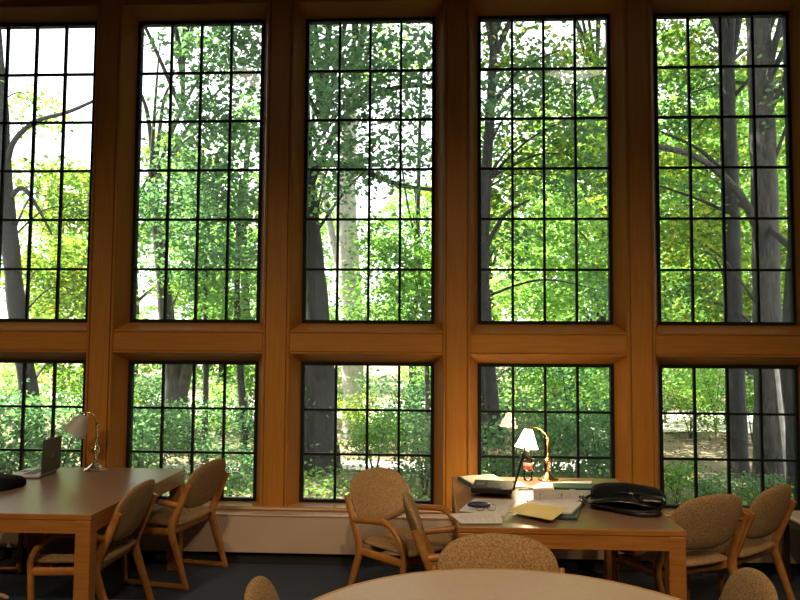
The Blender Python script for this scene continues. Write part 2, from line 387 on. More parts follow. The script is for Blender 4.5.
for k in range(4):
    a = PI/4+k*PI/2
    MB().bar(round_path([(.03*math.cos(a), .03*math.sin(a), .16), (.25*math.cos(a), .25*math.sin(a), .10), (.42*math.cos(a), .42*math.sin(a), .03)], .1), .06, .06, Vector((-math.sin(a), math.cos(a), 0))).build('foot', M['oak_f'], t)
# low dark table at the far right
lt = thing('side_table', 'low pale-topped side table with dark legs at the right edge of the room', 'table', (2.85, 5.24, 0))
MB().box(-.40, .40, -.30, .30, .50, .525).build('tabletop', M['lam_grey'], lt, .012)
e = MB()
e.box(-.38, .38, -.28, -.26, .455, .4995); e.box(-.38, .38, .26, .28, .455, .4995); e.box(-.38, -.36, -.26, .26, .455, .4995); e.box(.36, .38, -.26, .26, .455, .4995)
e.build('apron', M['darkwood'], lt)
for sx in (-1, 1):
    for sy in (-1, 1):
        MB().box(sx*.355-.022, sx*.355+.022, sy*.255-.022, sy*.255+.022, 0, .4545).build('leg', M['darkwood'], lt, .004)

# ------------------------------------------------------------------ chairs
def smooth_outline(pts, k=6): return [(p.x, p.y) for p in cat(pts, k, True)]
def make_chair():
    t = thing('armchair', 'x', 'chair')
    # seat cushion
    so = smooth_outline([(-.235, -.20), (-.245, 0), (-.255, .17), (-.22, .235), (0, .25), (.22, .235), (.255, .17), (.245, 0), (.235, -.20), (.19, -.235), (0, -.245), (-.19, -.235)], 5)
    MB().pillow(so, .05, .035, lambda u, v, h: (u, v, .425+h-.05*v*0+.012*(v > .12)*0), 7).build('seat', M['fab'], t, weld=True)
    # upholstered back: shield outline, curved round the sitter, leaning back
    half = [(0, .345), (.10, .337), (.190, .310), (.248, .258), (.268, .19), (.262, .115), (.238, .045), (.185, .004), (.09, -.010), (0, -.014)]
    bo = smooth_outline([(-x, y) for x, y in half[::-1][:-1]]+half[:-1], 4)
    lean = math.radians(19); cl, sl = math.cos(lean), math.sin(lean)
    def bf(u, v, h):
        y = h+.36*u*u; v2 = v
        return (u, -.258-v2*sl+y*cl, .525+v2*cl+y*sl)
    MB().pillow(bo, .036, .030, bf, 7).build('backrest', M['fab'], t, weld=True)
    for s in (-1, 1):
        x = s*.280
        rear = round_path([(x, -.325, .0), (x, -.185, .40), (x, -.322, .715)], .05)
        hs = [.040+.016*math.exp(-((p.z-.4)/.12)**2) for p in rear]
        MB().bar(rear, .030, hs).build('rear_leg', M['oak_f'], t)
        front = round_path([(x, .165, 0.0), (x, .190, .47), (x, .06, .602), (x, -.252, .570)], .075, 7)
        MB().bar(front, .034, .036).build('arm_leg', M['oak_f'], t)
        MB().bar([(x, -.335, .018), (x, -.1, .018), (x, .18, .018)], .032, .034).build('floor_runner', M['oak_f'], t)
        MB().bar([(x, -.19, .385), (x, .18, .375)], .028, .05).build('side_rail', M['oak_f'], t)
        MB().bar([(s*.285, -.302, .672), (s*.235, -.285, .672)], .018, .018, Vector((0, 0, 1))).build('back_peg', M['brass'], t)
    MB().bar([(-.268, .165, .375), (.268, .165, .375)], .028, .05, Vector((0, 1, 0))).build('front_rail', M['oak_f'], t)
    MB().bar([(-.268, -.165, .375), (.268, -.165, .375)], .028, .05, Vector((0, 1, 0))).build('rear_rail', M['oak_f'], t)
    return t
proto = make_chair()
first = [True]
def chair(bx, by, rz, label, off=.30):                      # bx, by: middle of the backrest; the front looks along rz + 90 degrees
    a = math.radians(rz); fx, fy = -math.sin(a), math.cos(a)
    c = proto if first[0] else copy_tree(proto); first[0] = False
    c.location = (bx+fx*off, by+fy*off, 0); c.rotation_euler = (0, 0, a); c['label'] = label; c['group'] = 'oak armchairs with tan upholstery'
chair(-1.85, 4.52, 90, 'tan armchair on the right side of the left table, nearer the camera')
chair(-1.68, 5.40, 78, 'tan armchair on the right side of the left table, nearer the window')
chair(-3.50, 5.15, -90, 'armchair tucked in on the far left side of the left table, mostly hidden', .25)
chair(-.385, 5.06, -130, 'tan armchair facing the camera in front of the radiator, left of the cluttered table')
chair(-.11, 4.25, -86, 'tan armchair seen edge-on, tucked in at the left side of the cluttered table')
chair(.272, 3.33, 180, 'tan armchair at the far side of the round table, its back facing the camera')
chair(-.585, 2.62, -84, 'tan armchair left of the round table, only the rounded top of its back showing')
chair(1.15, 2.86, 84, 'tan armchair at the right side of the round table, back rising from the bottom edge')
chair(1.575, 4.44, 25, 'tan armchair on the right side of the cluttered table, back turned to the camera')
chair(2.07, 4.76, 42, 'tan armchair behind another at right, in front of the side table')
chair(-1.69, 2.56, 90, 'tan armchair at the bottom left corner, just the edge of its back showing')

# ------------------------------------------------------------------ desk lamps
def desk_lamp(x, y, rz, label, lit, tilt, rc):
    br = M['brass'] if lit else M['brass_pale']
    t = thing('desk_lamp', label, 'lamp', (x, y, TH+.0005), rz)
    MB().lathe([(.0, 0), (.072, 0), (.074, .006), (.068, .012), (.050, .018), (.034, .032), (.022, .046), (.015, .058), (.0, .058)], 8 if not lit else 32, smooth=lit, close=False).build('base', br, t)
    MB().lathe([(.0, .056), (.010, .056), (.009, .10), (.012, .112), (.022, .122), (.026, .135), (.022, .148), (.011, .156), (.013, .164), (.009, .172), (.008, .29), (.013, .294), (.014, .306), (.008, .316), (0, .316)], 20, close=False).build('column', br, t)
    arm = cat([(0, 0, .305), (-.14*rc, 0, .33), (-.43*rc, 0, .366), (-.75*rc, 0, .376), (-rc, 0, .364)], 6)
    MB().tube(arm, .005, 8).build('gooseneck', br, t)
    MB().tube([(0, -.022, .306), (0, .022, .306)], .006, 10).build('knob', br, t)
    T = Matrix.Translation((-rc, 0, .365)) @ Matrix.Rotation(tilt, 4, 'Y')
    h = bpy.data.objects.new('lamp_shade', None)
    prof = [(.020, -.004), (.030, -.012), (.040, -.035), (.052, -.065), (.066, -.100), (.079, -.130), (.082, -.136)]
    prof = prof+[(r-.003, z) for r, z in prof[::-1]]
    sh = MB()
    n = 40; vs = []
    for (r, z) in prof:                                     # softly fluted bell
        for k in range(n):
            q = 2*PI*k/n; rr = r*(1+.025*math.cos(q*10)*min(1, -z*8)); vs.append(T @ Vector((rr*math.cos(q), rr*math.sin(q), z)))
    sh.add(vs, [(i*n+k, i*n+(k+1) % n, (i+1)*n+(k+1) % n, (i+1)*n+k) for i in range(len(prof)-1) for k in range(n)], True)
    so = sh.build('lamp_shade', M['shade_lit'] if lit else M['shade_off'], t)
    MB().lathe([(0, .012), (.012, .010), (.022, -.004), (.022, -.016), (0, -.016)], 20, T, close=False).build('shade_cap', br, t)
    MB().lathe([(0, -.03), (.012, -.034), (.021, -.052), (.024, -.068), (.018, -.084), (0, -.092)], 16, T, close=False).build('bulb', M['bulb'] if lit else M['shade_off'], t)
    if not lit: t.scale = (1.15, 1.15, 1.15)
    return T
desk_lamp(-2.56, 5.50, .15, 'unlit brass desk lamp with a frosted white shade on the left table', False, .5, .075)
desk_lamp(.80, 5.38, .1, 'lit brass desk lamp with a glowing white shade on the cluttered table', True, .12, .14)
pl = bpy.data.lights.new('desk_lamp_glow', 'POINT'); pl.energy = 11; pl.color = (1, .74, .44); pl.shadow_soft_size = .03
po = bpy.data.objects.new('desk_lamp_glow', pl); COL.objects.link(po)
po.location = (.80-.14-.01, 5.38-.013, TH+.365-.11)

# ------------------------------------------------------------------ things on the tables
Z = TH+.001
def rotz(x, y, z, a): return Matrix.Translation((x, y, z)) @ Matrix.Rotation(a, 4, 'Z')
def quad_sheet(name, mat, px, z, label, category, group=None, th=.0012, lines=0, curl=0.0):
    """a sheet of paper lying on the table, given by its four corners"""
    P = [atz(x, y, z) for x, y in px]; c = sum(P, Vector())/4
    n = 8; t = thing(name, label, category, (c.x, c.y, z), 0, group) if lines else None
    def pt(u, v, dz):
        p = P[0]*(1-u)*(1-v)+P[1]*u*(1-v)+P[2]*u*v+P[3]*(1-u)*v
        return Vector((p.x-c.x, p.y-c.y, dz+curl*((2*u-1)**2*.5+(2*v-1)**2*.5)**2))
    m = MB(); vs = [pt(i/n, j/n, th) for j in range(n+1) for i in range(n+1)]; lo = [pt(i/n, j/n, 0) for j in range(n+1) for i in range(n+1)]
    k = n+1; q = [(j*k+i, j*k+i+1, (j+1)*k+i+1, (j+1)*k+i) for j in range(n) for i in range(n)]
    m.add(vs, q, True); m.add(lo, [f[::-1] for f in q], True); off = k*k
    ring = [i for i in range(k)]+[j*k+n for j in range(1, k)]+[n*k+i for i in range(n-1, -1, -1)]+[j*k for j in range(n-1, 0, -1)]
    m.add(vs+lo, [(a+off, b+off, b, a) for a, b in zip(ring, ring[1:]+ring[:1])])
    if not lines:
        o = m.build(name, mat); o.location = (c.x, c.y, z); return tag(o, label, category, group)
    m.build('sheet', mat, t)
    ln = MB()
    for r in range(lines):
        v = .16+.68*r/max(1, lines-1); u1 = .86 if r % 3 != 2 else .55
        A, B, C_, D_ = pt(.14, v-.006, th+.0004), pt(u1, v-.006, th+.0004), pt(u1, v+.006, th+.0004), pt(.14, v+.006, th+.0004)
        ln.add([A, B, C_, D_], [(0, 1, 2, 3)])
    ln.build('printed_text', M['ink'], t); return t

# laptop on the cluttered table, seen from its side
def laptop(x, y, rz, w, d, lidh, tilt, label, base_mat, lid_mat, emblem=False, z=Z, base_th=.03):
    t = thing('laptop', label, 'laptop', (x, y, z), rz)     # hinge line along local X at y = 0; keyboard towards -y, lid rises and leans to +y
    MB().box(-w/2, w/2, -d, 0, .004, base_th).build('base', base_mat, t, .005)
    kb = MB()
    for r in range(5):
        for c in range(13):
            kx = -w/2+.025+(w-.05)*c/13; ky = -d+.095+r*.0185*(d/.24)
            kb.box(kx, kx+(w-.05)/13-.003, ky, ky+.0155*(d/.24), base_th+.0003, base_th+.0035)
    kb.build('keyboard', M['key'], t)
    MB().box(-.04, .04, -d+.02, -d+.075, base_th+.0003, base_th+.0012).build('touchpad', M['key'], t)
    R_ = Matrix.Translation((0, .004, base_th-.004)) @ Matrix.Rotation(-tilt, 4, 'X')
    MB().box(-w/2, w/2, 0, .011, .004, lidh, R_).build('lid', lid_mat, t, .004)
    MB().box(-w/2+.014, w/2-.014, -.0012, -.0002, .02, lidh-.014, R_).build('screen', M['screen'], t)
    for s in (-1, 1): MB().tube([(s*w*.38-.02, .004, base_th), (s*w*.38+.02, .004, base_th)], .007, 10).build('hinge', base_mat, t)
    for s in (-1, 1): MB().box(s*(w/2-.03)-.012, s*(w/2-.03)+.012, -d+.01, -.01, 0, .0045).build('rubber_foot', M['black'], t)
    if emblem:
        MB().lathe([(0, 0), (.022, 0), (.022, .001), (0, .001)], 24, R_ @ Matrix.Translation((0, .0112, lidh*.5)) @ Matrix.Rotation(-PI/2, 4, 'X') @ Matrix.Scale(.8, 4, (1, 0, 0)), close=False).build('emblem', M['logo'], t)
    return t
h2 = atz(515, 491, TH+.05)
laptop(h2.x, h2.y+.13, PI/2*-1-.14, .31, .255, .25, .27, 'open black laptop seen edge-on, facing left on the cluttered table', M['black'], M['black'], z=Z+.0275, base_th=.034)
a = atz(39.5, 477, Z+.01); r = ray(58, 471); k = r.x/r.y        # hinge from its near end, turned so that the far end lies on the ray k
th = min((math.radians(q) for q in range(20, 125)), key=lambda q: abs((a.x+.31*math.cos(q))/(a.y+.31*math.sin(q))-k))
b = a+Vector((math.cos(th), math.sin(th), 0))*.31; mid = (a+b)/2
laptop(mid.x, mid.y, math.atan2(b.y-a.y, b.x-a.x)+PI, .31, .22, .245, .03, 'open silver laptop with a dark lid seen from behind on the left table', M['silver'], M['lid'], True, base_th=.024)

def blob_bag(name, x, y, rz, L, W, Hh, label, z=Z, seed=1):
    t = thing(name, label, 'bag', (x, y, z), rz)
    rs = np.random.default_rng(seed); n, mrows = 40, 12; vs = []
    ph = rs.uniform(0, 6.28, 6)
    for j in range(mrows+1):
        f = j/mrows
        for k in range(n):
            q = 2*PI*k/n; cx, sx = math.cos(q), math.sin(q)
            sc = (abs(cx)**4+abs(sx)**4)**-.25
            prof_ = [.93, .98, 1, 1, 1, .985, .965, .93, .88, .80, .66, .40, .0][j]
            wob = 1+.025*math.sin(3*q+ph[0]+f*3)+.02*math.sin(5*q+ph[1]-f*4)
            px, py = cx*sc*L/2*prof_*wob, sc*sx*W/2*prof_*wob
            hz = Hh*[0, .06, .2, .36, .5, .62, .72, .80, .87, .92, .96, .985, 1][j]
            hz *= 1-.25*(px/(L/2))*(.5 if px > 0 else -.2)-.12*(py/(W/2)) + .05*math.sin(8*px+ph[2])*math.cos(9*py+ph[3])*f
            vs.append((px, py, max(0, hz)))
    fs = [(j*n+k, j*n+(k+1) % n, (j+1)*n+(k+1) % n, (j+1)*n+k) for j in range(mrows) for k in range(n)]
    m = MB().add(vs, fs, True); m.add(vs, [tuple(range(n))[::-1]])
    m.build('body', M['cloth'], t); return t
bc = atz(630, 502, TH+.04)
bag = blob_bag('shoulder_bag', bc.x+.01, bc.y+.11, -.28, .43, .33, .125, 'black shoulder bag with shiny straps lying on the cluttered table', seed=3)
MB().pillow(smooth_outline([(-.19, -.05), (-.2, .05), (0, .075), (.19, .06), (.2, -.05), (0, -.07)], 4), .018, .014, lambda u, v, h: (u*.9-.02, v-.185, .045+h+.02*math.cos(u*9)), 6).build('front_flap', M['leather'], bag)
MB().bar(cat([(-.26, -.10, .05), (-.20, -.20, .035), (-.08, -.245, .025), (.06, -.262, .022), (.15, -.25, .028), (.19, -.20, .05), (.17, -.14, .085)], 6), .012, .034, Vector((0, 0, 1))).build('strap', M['leather'], bag)
MB().tube(cat([(-.14, -.19, .03), (-.04, -.262, .018), (.06, -.31, .014), (.17, -.29, .016), (.19, -.23, .02)], 6), .013, 10).build('handle', M['leather'], bag)
MB().tube(cat([(-.215, -.06, .05), (-.25, -.14, .03), (-.17, -.215, .05), (-.09, -.20, .07), (-.10, -.14, .085)], 6), .009, 8).build('handle', M['leather'], bag)
MB().pillow(smooth_outline([(.07, -.05), (.07, .05), (.14, .06), (.21, .04), (.205, -.05), (.14, -.06)], 4), .022, .016, lambda u, v, h: (u, v-.175, .075+h), 5).build('side_pocket', M['leather'], bag)
MB().tube(cat([(-.2, -.13, .075), (-.05, -.165, .1), (.1, -.155, .098), (.2, -.10, .07)], 6), .004, 8).build('zipper', M['leather'], bag)
for (x, y, z) in ((.03, -.185, .088), (.125, -.205, .07)):
    MB().tube([(x-.012, y, z-.010), (x+.012, y-.006, z-.010), (x+.012, y-.010, z+.014), (x-.012, y-.004, z+.014), (x-.012, y, z-.010)], .0035, 8).build('buckle', M['steel'], bag)
bc = atz(5, 486, TH+.03)
bag = blob_bag('soft_bag', bc.x-.14, bc.y+.10, -.15, .36, .26, .085, 'soft black bag lying at the left edge of the left table', seed=5)
MB().tube(cat([(-.12, -.06, .085), (-.06, -.03, .10), (.03, -.03, .098), (.09, -.06, .078)], 6), .007, 8).build('handle', M['leather'], bag)

# folder, papers, binder, book
f1 = [atz(457.5, 479.5, Z), atz(480, 493.0, Z), atz(515, 490, Z), atz(494, 477.5, Z)]
fc = sum(f1, Vector())/4
t = thing('folder', 'dark folder with cream papers lying under the black laptop', 'folder', (fc.x, fc.y, Z))
fo = [(p.x-fc.x, p.y-fc.y) for p in f1]
MB().prism(fo, lambda p, z: (p[0], p[1], z), 0, .022).build('cover', M['navy'], t, .003)
MB().prism([(x*.93, y*.93) for x, y in fo], lambda p, z: (p[0], p[1], z), .0222, .027).build('papers', M['paper_w'], t)
quad_sheet('paper_sheet', M['paper_w'], [(503, 487), (529, 488), (522, 482.5), (505, 482)], Z, 'cream paper sheet between the black laptop and the lit lamp', 'paper')
quad_sheet('paper_sheet', M['paper'], [(529, 488.5), (590, 486.5), (592, 481), (541, 482.5)], Z, 'white paper sheet lying partly under the green book', 'paper')
b0 = [atz(555, 494, Z+.0015), atz(600, 494, Z+.0015)]
bx, by = (b0[0].x+b0[1].x)/2, b0[0].y
t = thing('hardback_book', 'dark green hardback book with a small white label lying beside the bag', 'book', (bx, by+.085, Z+.002), -.06)
L = (b0[1].x-b0[0].x)/2
MB().box(-L, L, -.085, .085, 0, .004).build('cover', M['green'], t, .001)
MB().box(-L, L, -.085, .085, .036, .040).build('cover', M['green'], t, .001)
MB().box(-L, L, -.086, -.081, .004, .036).build('spine', M['green'], t)
MB().box(-L+.004, L-.004, -.081, .081, .0042, .0358).build('page_block', M['pages'], t)
MB().box(-L+.10, -L+.135, -.0875, -.0862, .006, .032).build('paper_label', M['paper'], t)
# ring binder lying open
r0, r1 = atz(534, 501.5, Z), atz(591, 501.5, Z)
rc = (r0+r1)/2; L = (r1.x-r0.x)/2
t = thing('ring_binder', 'open ring binder with a grey spine, white pages and a navy cover', 'binder', (rc.x, rc.y, Z), -.04)
MB().box(-L, L, 0, .012, .0, .075, Matrix.Rotation(-.5, 4, 'X')).build('spine', M['ringpanel'], t, .003)
MB().box(-L, L, .02, .20, 0, .004).build('back_cover', M['navy'], t)
for k in range(3):
    x = -L+.04+(2*L-.09)*k/2
    MB().tube([(x+.0, .02*math.sin(q)-.006, .026+.022*math.cos(q)) for q in [i*PI/8 for i in range(-2, 12)]], .0032, 8).build('ring', M['steel'], t)
lo = [atz(530, 504, Z), atz(584, 503, Z), atz(577, 520.5, Z), atz(540, 519, Z)]
lo = [(p.x-rc.x, p.y-rc.y) for p in lo][::-1]
Mr = Matrix.Rotation(.04, 2)
MB().prism([tuple(Mr @ Vector(p)) for p in lo], lambda p, z: (p[0], p[1], z), 0, .012).build('front_cover', M['navy'], t, .002)
pg = [atz(526, 503, Z), atz(586, 502.5, Z), atz(572, 516, Z), atz(534, 516, Z)]
pg = [tuple(Mr @ Vector((p.x-rc.x, p.y-rc.y))) for p in pg][::-1]
MB().prism(pg, lambda p, z: (p[0], p[1], z), .0122, .021).build('page_stack', M['paper'], t)
quad_sheet('paper_sheet', M['yellow'], [(508, 512), (552, 520.5), (568, 508.5), (524, 502.5)], Z+.0225, 'yellow paper sheet lying over the open ring binder', 'paper', curl=0)
quad_sheet('paper_sheet', M['paper'], [(466, 505), (508, 508.5), (515, 500), (475, 498.5)], Z, 'white printed sheet furthest back at the left end of the cluttered table', 'paper', lines=14)
quad_sheet('paper_sheet', M['paper'], [(459, 511), (505, 516.5), (512, 507), (468, 503)], Z+.002, 'white printed sheet under the dark blue case', 'paper', lines=12)
quad_sheet('paper_sheet', M['paper'], [(449.5, 514), (461, 523.5), (503, 523.5), (500, 512)], Z+.004, 'white printed sheet nearest the front edge of the cluttered table', 'paper', lines=14)
c = atz(479, 506, Z+.012)
t = thing('glasses_case', 'small dark blue case lying on the white papers', 'case', (c.x, c.y, Z+.0035), -.12)
MB().pillow(smooth_outline([(-.062, -.018), (-.066, 0), (-.062, .018), (0, .024), (.062, .018), (.066, 0), (.062, -.018), (0, -.024)], 4), .02, .0, lambda u, v, h: (u, v, .0142+h), 6).build('lid', M['blue'], t)
MB().pillow(smooth_outline([(-.062, -.018), (-.066, 0), (-.062, .018), (0, .024), (.062, .018), (.066, 0), (.062, -.018), (0, -.024)], 4), .0, .0135, lambda u, v, h: (u, v, .0138+h), 6).build('body', M['navy'], t)
c = atz(486, 510.5, Z+.008)
t = thing('eyeglasses', 'wire eyeglasses lying beside the dark blue case', 'glasses', (c.x, c.y, Z+.0055), .08)
for s in (-1, 1):
    ring = [(s*.033+.025*math.cos(q), 0, .019+.018*math.sin(q)) for q in [i*PI/8 for i in range(17)]]
    MB().tube(ring, .0016, 6).build('rim', M['black'], t)
    MB().tube([(s*.058, 0, .024), (s*.062, .03, .022), (s*.060, .10, .014), (s*.056, .125, .002)], .0014, 6).build('temple', M['black'], t)
MB().tube([(-.008, 0, .024), (0, -.002, .027), (.008, 0, .024)], .0016, 6).build('bridge', M['black'], t)
c = atz(528, 480, Z)
t = thing('water_bottle', 'clear plastic bottle with a pinkish red label standing under the lit lamp shade', 'bottle', (c.x, c.y-.0, Z))
MB().lathe([(0, 0), (.030, 0), (.033, .006), (.033, .15), (.026, .175), (.013, .195), (.013, .21), (0, .21)], 24, close=False).build('body', M['bottle'], t)
MB().lathe([(.0335, .075), (.0338, .075), (.0338, .125), (.0335, .125)], 24, close=False).build('label_band', M['red'], t)
MB().lathe([(0, .2105), (.0145, .2105), (.0145, .226), (0, .226)], 20, close=False).build('cap', M['paper'], t)
c = atz(518, 489.5, Z)
o = MB().tube(cat([(-.05, .03, .004), (0, .05, .004), (.06, .03, .004), (.07, -.01, .004), (.02, -.03, .004), (-.03, -.03, .004)], 6), .0035, 8).build('power_cable', M['black'])
o.location = (c.x+.03, c.y, Z); tag(o, 'short black power cable looped behind the black laptop', 'cable')
#OUTSIDE#
# ------------------------------------------------------------------ the wood outside
def gz(x, y): return -.35+.05*math.sin(x*.7+1)*math.cos(y*.5)+.012*max(0, y-12)
gx = np.linspace(-45, 45, 91); gy = np.linspace(6.3, 75, 80)
vs = [(x, y, gz(x, y)) for y in gy for x in gx]; nx = len(gx)
fs = [(j*nx+i, j*nx+i+1, (j+1)*nx+i+1, (j+1)*nx+i) for j in range(len(gy)-1) for i in range(nx-1)]
o = MB().add(vs, fs, True).build('ground', M['ground']); struct(o)
def strip(name, pts, w, dz, mat, label, category):
    c = cat(pts, 8); vs = []
    for i, p in enumerate(c):
        t = (c[min(i+1, len(c)-1)]-c[max(i-1, 0)]).normalized(); q = Vector((-t.y, t.x, 0))
        for s in (-1, -.4, .2, 1):
            a = p+q*(s*w/2*(1+.15*math.sin(i*1.3+s))); vs.append((a.x, a.y, gz(a.x, a.y)+dz))
    fs = [(i*4+k, i*4+k+1, i*4+k+5, i*4+k+4) for i in range(len(c)-1) for k in range(3)]
    o = MB().add(vs, fs, True).build(name, mat); struct(o); return o
strip('path', [(-40, 27, 0), (-20, 25, 0), (-9, 23, 0), (-2, 21.5, 0), (6, 20, 0), (14, 18.5, 0), (30, 18, 0)], 5.5, .03, M['gravel'], '', '')
strip('path', [(-4.6, 12.1, 0), (-2, 12.4, 0), (1, 12.2, 0), (2.6, 12.9, 0), (3.6, 15.5, 0), (4.6, 19.5, 0)], .8, .03, M['gravel'], '', '')

def leaves(name, P, size, mat, parent, off, droop=.25, tilt=.75):
    """one mesh of folded, pointed leaves at the points P"""
    n = len(P)
    nrm = np.stack([rng.normal(0, tilt, n), rng.normal(0, tilt, n), np.ones(n)], 1); nrm /= np.linalg.norm(nrm, axis=1)[:, None]
    ang = rng.uniform(0, 2*PI, n); d = np.stack([np.cos(ang), np.sin(ang), -droop+rng.normal(0, .3, n)], 1)
    d -= nrm*np.sum(d*nrm, 1)[:, None]; d /= np.linalg.norm(d, axis=1)[:, None]
    s = np.cross(nrm, d); sz = size*rng.uniform(.6, 1.3, n)[:, None]
    fold = .18
    v = [P, P+sz*(d*.30+s*.42+nrm*fold), P+sz*(d*.72+s*.30+nrm*fold*.6), P+sz*(d*1.1-nrm*.05), P+sz*(d*.72-s*.30+nrm*fold*.6), P+sz*(d*.30-s*.42+nrm*fold)]
    V = np.stack(v, 1).reshape(-1, 3)-np.array(off)
    b = np.arange(n)[:, None]*6
    Fq = np.concatenate([b+np.array([[0, 3, 2, 1]]), b+np.array([[0, 5, 4, 3]])], 1).reshape(-1, 4)
    me = bpy.data.meshes.new(name); me.vertices.add(len(V)); me.vertices.foreach_set('co', V.astype(np.float32).ravel())
    me.loops.add(Fq.size); me.loops.foreach_set('vertex_index', Fq.ravel().astype(np.int32))
    me.polygons.add(len(Fq)); me.polygons.foreach_set('loop_start', np.arange(0, Fq.size, 4, dtype=np.int32))
    me.update(calc_edges=True); me.validate(); me.materials.append(mat)
    o = bpy.data.objects.new(name, me); COL.objects.link(o); o.parent = parent; return o
def blob(c, r, n):
    """leaf points gathered into small sprays inside an ellipsoid"""
    ns = max(1, n//24); q = rng.normal(0, 1, (ns, 3)); q /= np.linalg.norm(q, axis=1)[:, None]
    q *= (rng.uniform(0, 1, (ns, 1))**.45)
    cen = np.array(c)+q*np.array(r)
    k = np.repeat(cen, 24, 0); m = len(k)
    return k+rng.normal(0, 1, (m, 3))*np.array([.22, .22, .08])
def at3(px, py, y): return aty(px, py, y)

def tree(label, mat_bark, trunk, branches, clumps, leafmat, size, group=None, kind='tree', name='tree', dens=1.0):
    """trunk/branches: list of (px, py, depth, width in px); clumps: (px, py, depth, rx px, rz px, leaves)"""
    pts = [at3(x, y, d) for x, y, d, w in trunk]; rad = [w/F*d/2 for x, y, d, w in trunk]
    b = pts[0]; b = Vector((b.x, b.y, gz(b.x, b.y)-.05))
    pts = [b]+[p for p in pts if p.z > b.z+.3]; rad = [rad[0]*1.25]+rad[-(len(pts)-1):]
    root = thing(name, label, kind, b, 0, group)
    def grow(pts, rad, nm, n):
        c = cat(pts, 6); rr = []
        for i in range(len(c)):
            f = i/6; k = min(int(f), len(rad)-2); rr.append((rad[k]+(rad[k+1]-rad[k])*(f-k))*(1+.04*math.sin(i*1.7)))
        MB().tube([p-b for p in c], rr, n).build(nm, mat_bark, root)
    grow(pts, rad, 'trunk', 14)
    for br in branches:
        grow([at3(x, y, d) for x, y, d, w in br], [w/F*d/2 for x, y, d, w in br], 'branch', 8)
    if clumps:
        P = np.concatenate([blob(at3(x, y, d), (rx*d/F, max(.5, (rx+rz)/2*d/F*.7), rz*d/F), int(n*dens*1.25)) for x, y, d, rx, rz, n in clumps])
        P = P[P[:, 1] > 6.9]
        leaves('foliage', P, size*.68, leafmat, root, b)
        # twigs running from the trunk to the clumps
        for x, y, d, rx, rz, n in clumps:
            e = at3(x, y, d); s = min(pts[1:], key=lambda p: abs(p.z-(e.z-.6)))
            if (e-s).length > .4:
                m = (s+e)/2+Vector((0, 0, .25)); r0 = max(.012, min(.05, (e-s).length*.014))
                MB().tube([p-b for p in cat([s, m, e], 6)], [r0-(r0-.005)*i/12 for i in range(13)], 7).build('branch', mat_bark, root)
    return root

BK, BP, BD = M['bark'], M['bark_pale'], M['bark_dark']
LD, LM, LY, LF = M['leaf_dark'], M['leaf_mid'], M['leaf_yel'], M['leaf_far']
# far left window: leaning trunk with an arching bough
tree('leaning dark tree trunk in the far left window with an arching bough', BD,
     [(40, 500, 11, 20), (36, 440, 11, 19), (29, 390, 11, 18), (18, 320, 11, 18), (10, 240, 11, 17), (4, 170, 11, 15), (2, 100, 11, 12), (-3, 40, 11, 10), (-6, -40, 11, 8)],
     [[(6, 180, 11, 7), (12, 145, 10.9, 6), (35, 122, 10.8, 5), (68, 112, 10.7, 4), (100, 98, 10.6, 3)], [(8, 200, 11, 6), (22, 188, 10.9, 5), (36, 205, 10.8, 3.5), (52, 235, 10.7, 2)]],
     [(45, 190, 12.5, 45, 40, 900), (40, 270, 13, 50, 40, 1300), (75, 290, 12.5, 35, 45, 1100), (78, 210, 12, 22, 40, 700), (40, 115, 12, 30, 22, 260), (60, 370, 13, 30, 20, 400)], LY, .115)
tree('forked grey tree behind the second lower window from the left', BK,
     [(173, 490, 14, 30), (174, 440, 14, 27), (176, 405, 14, 25), (174, 370, 14, 20), (167, 320, 14, 16), (160, 250, 14, 12), (150, 190, 14, 8)],
     [[(178, 405, 14, 17), (186, 375, 13.9, 12), (195, 335, 13.8, 10), (203, 270, 13.6, 7), (212, 190, 13.4, 4)], [(160, 240, 14, 8), (150, 130, 13.9, 5), (142, 95, 13.8, 3)], [(153, 200, 14, 5), (162, 110, 13.9, 4), (170, 85, 13.8, 2)]],
     [(220, 120, 11, 50, 75, 1500), (225, 215, 11, 50, 60, 1300), (190, 190, 12, 45, 40, 700), (155, 215, 12, 30, 35, 500), (222, 40, 10, 35, 22, 330), (160, 40, 10, 16, 9, 60), (250, 60, 10.5, 40, 40, 450), (200, 270, 13, 60, 40, 900)], LD, .125)
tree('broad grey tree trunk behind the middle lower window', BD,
     [(320, 515, 12, 40), (321, 440, 12, 34), (319, 370, 12, 31), (316, 310, 12, 27), (311, 240, 12, 22), (306, 160, 12, 16), (303, 80, 12, 10)],
     [[(306, 165, 12, 10), (345, 165, 11.6, 7), (400, 185, 11.2, 5), (440, 190, 11, 3)], [(308, 190, 12, 8), (350, 110, 11.6, 6), (420, 85, 11.3, 5), (470, 110, 11, 3)]],
     [(330, 60, 10, 50, 50, 900), (395, 70, 10.5, 55, 55, 800), (340, 140, 10.5, 45, 45, 800), (400, 150, 11, 45, 50, 500), (335, 190, 11, 30, 20, 170), (425, 40, 11, 30, 30, 120)], LD, .125)
tree('pale sunlit tree trunk in the middle upper window', BP,
     [(353, 440, 16, 20), (353, 400, 16, 20), (352, 330, 16, 24), (348, 260, 16, 24), (346, 190, 16, 20), (350, 100, 16, 14)],
     [[(350, 300, 16, 10), (335, 250, 16, 8), (322, 180, 16, 6), (312, 110, 16, 4)]],
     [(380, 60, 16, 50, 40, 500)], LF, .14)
tree('slim pale stem at the right side of the middle window', BK,
     [(428, 440, 13, 5), (425, 320, 13, 5), (418, 250, 13, 5), (419, 160, 13, 4), (422, 60, 13, 3)], [[(418, 250, 13, 3), (405, 190, 13, 2), (398, 120, 13, 1.5)]],
     [(400, 250, 12.5, 45, 50, 1500), (410, 310, 12.5, 50, 40, 1300), (370, 310, 14, 40, 35, 500)], LM, .11)
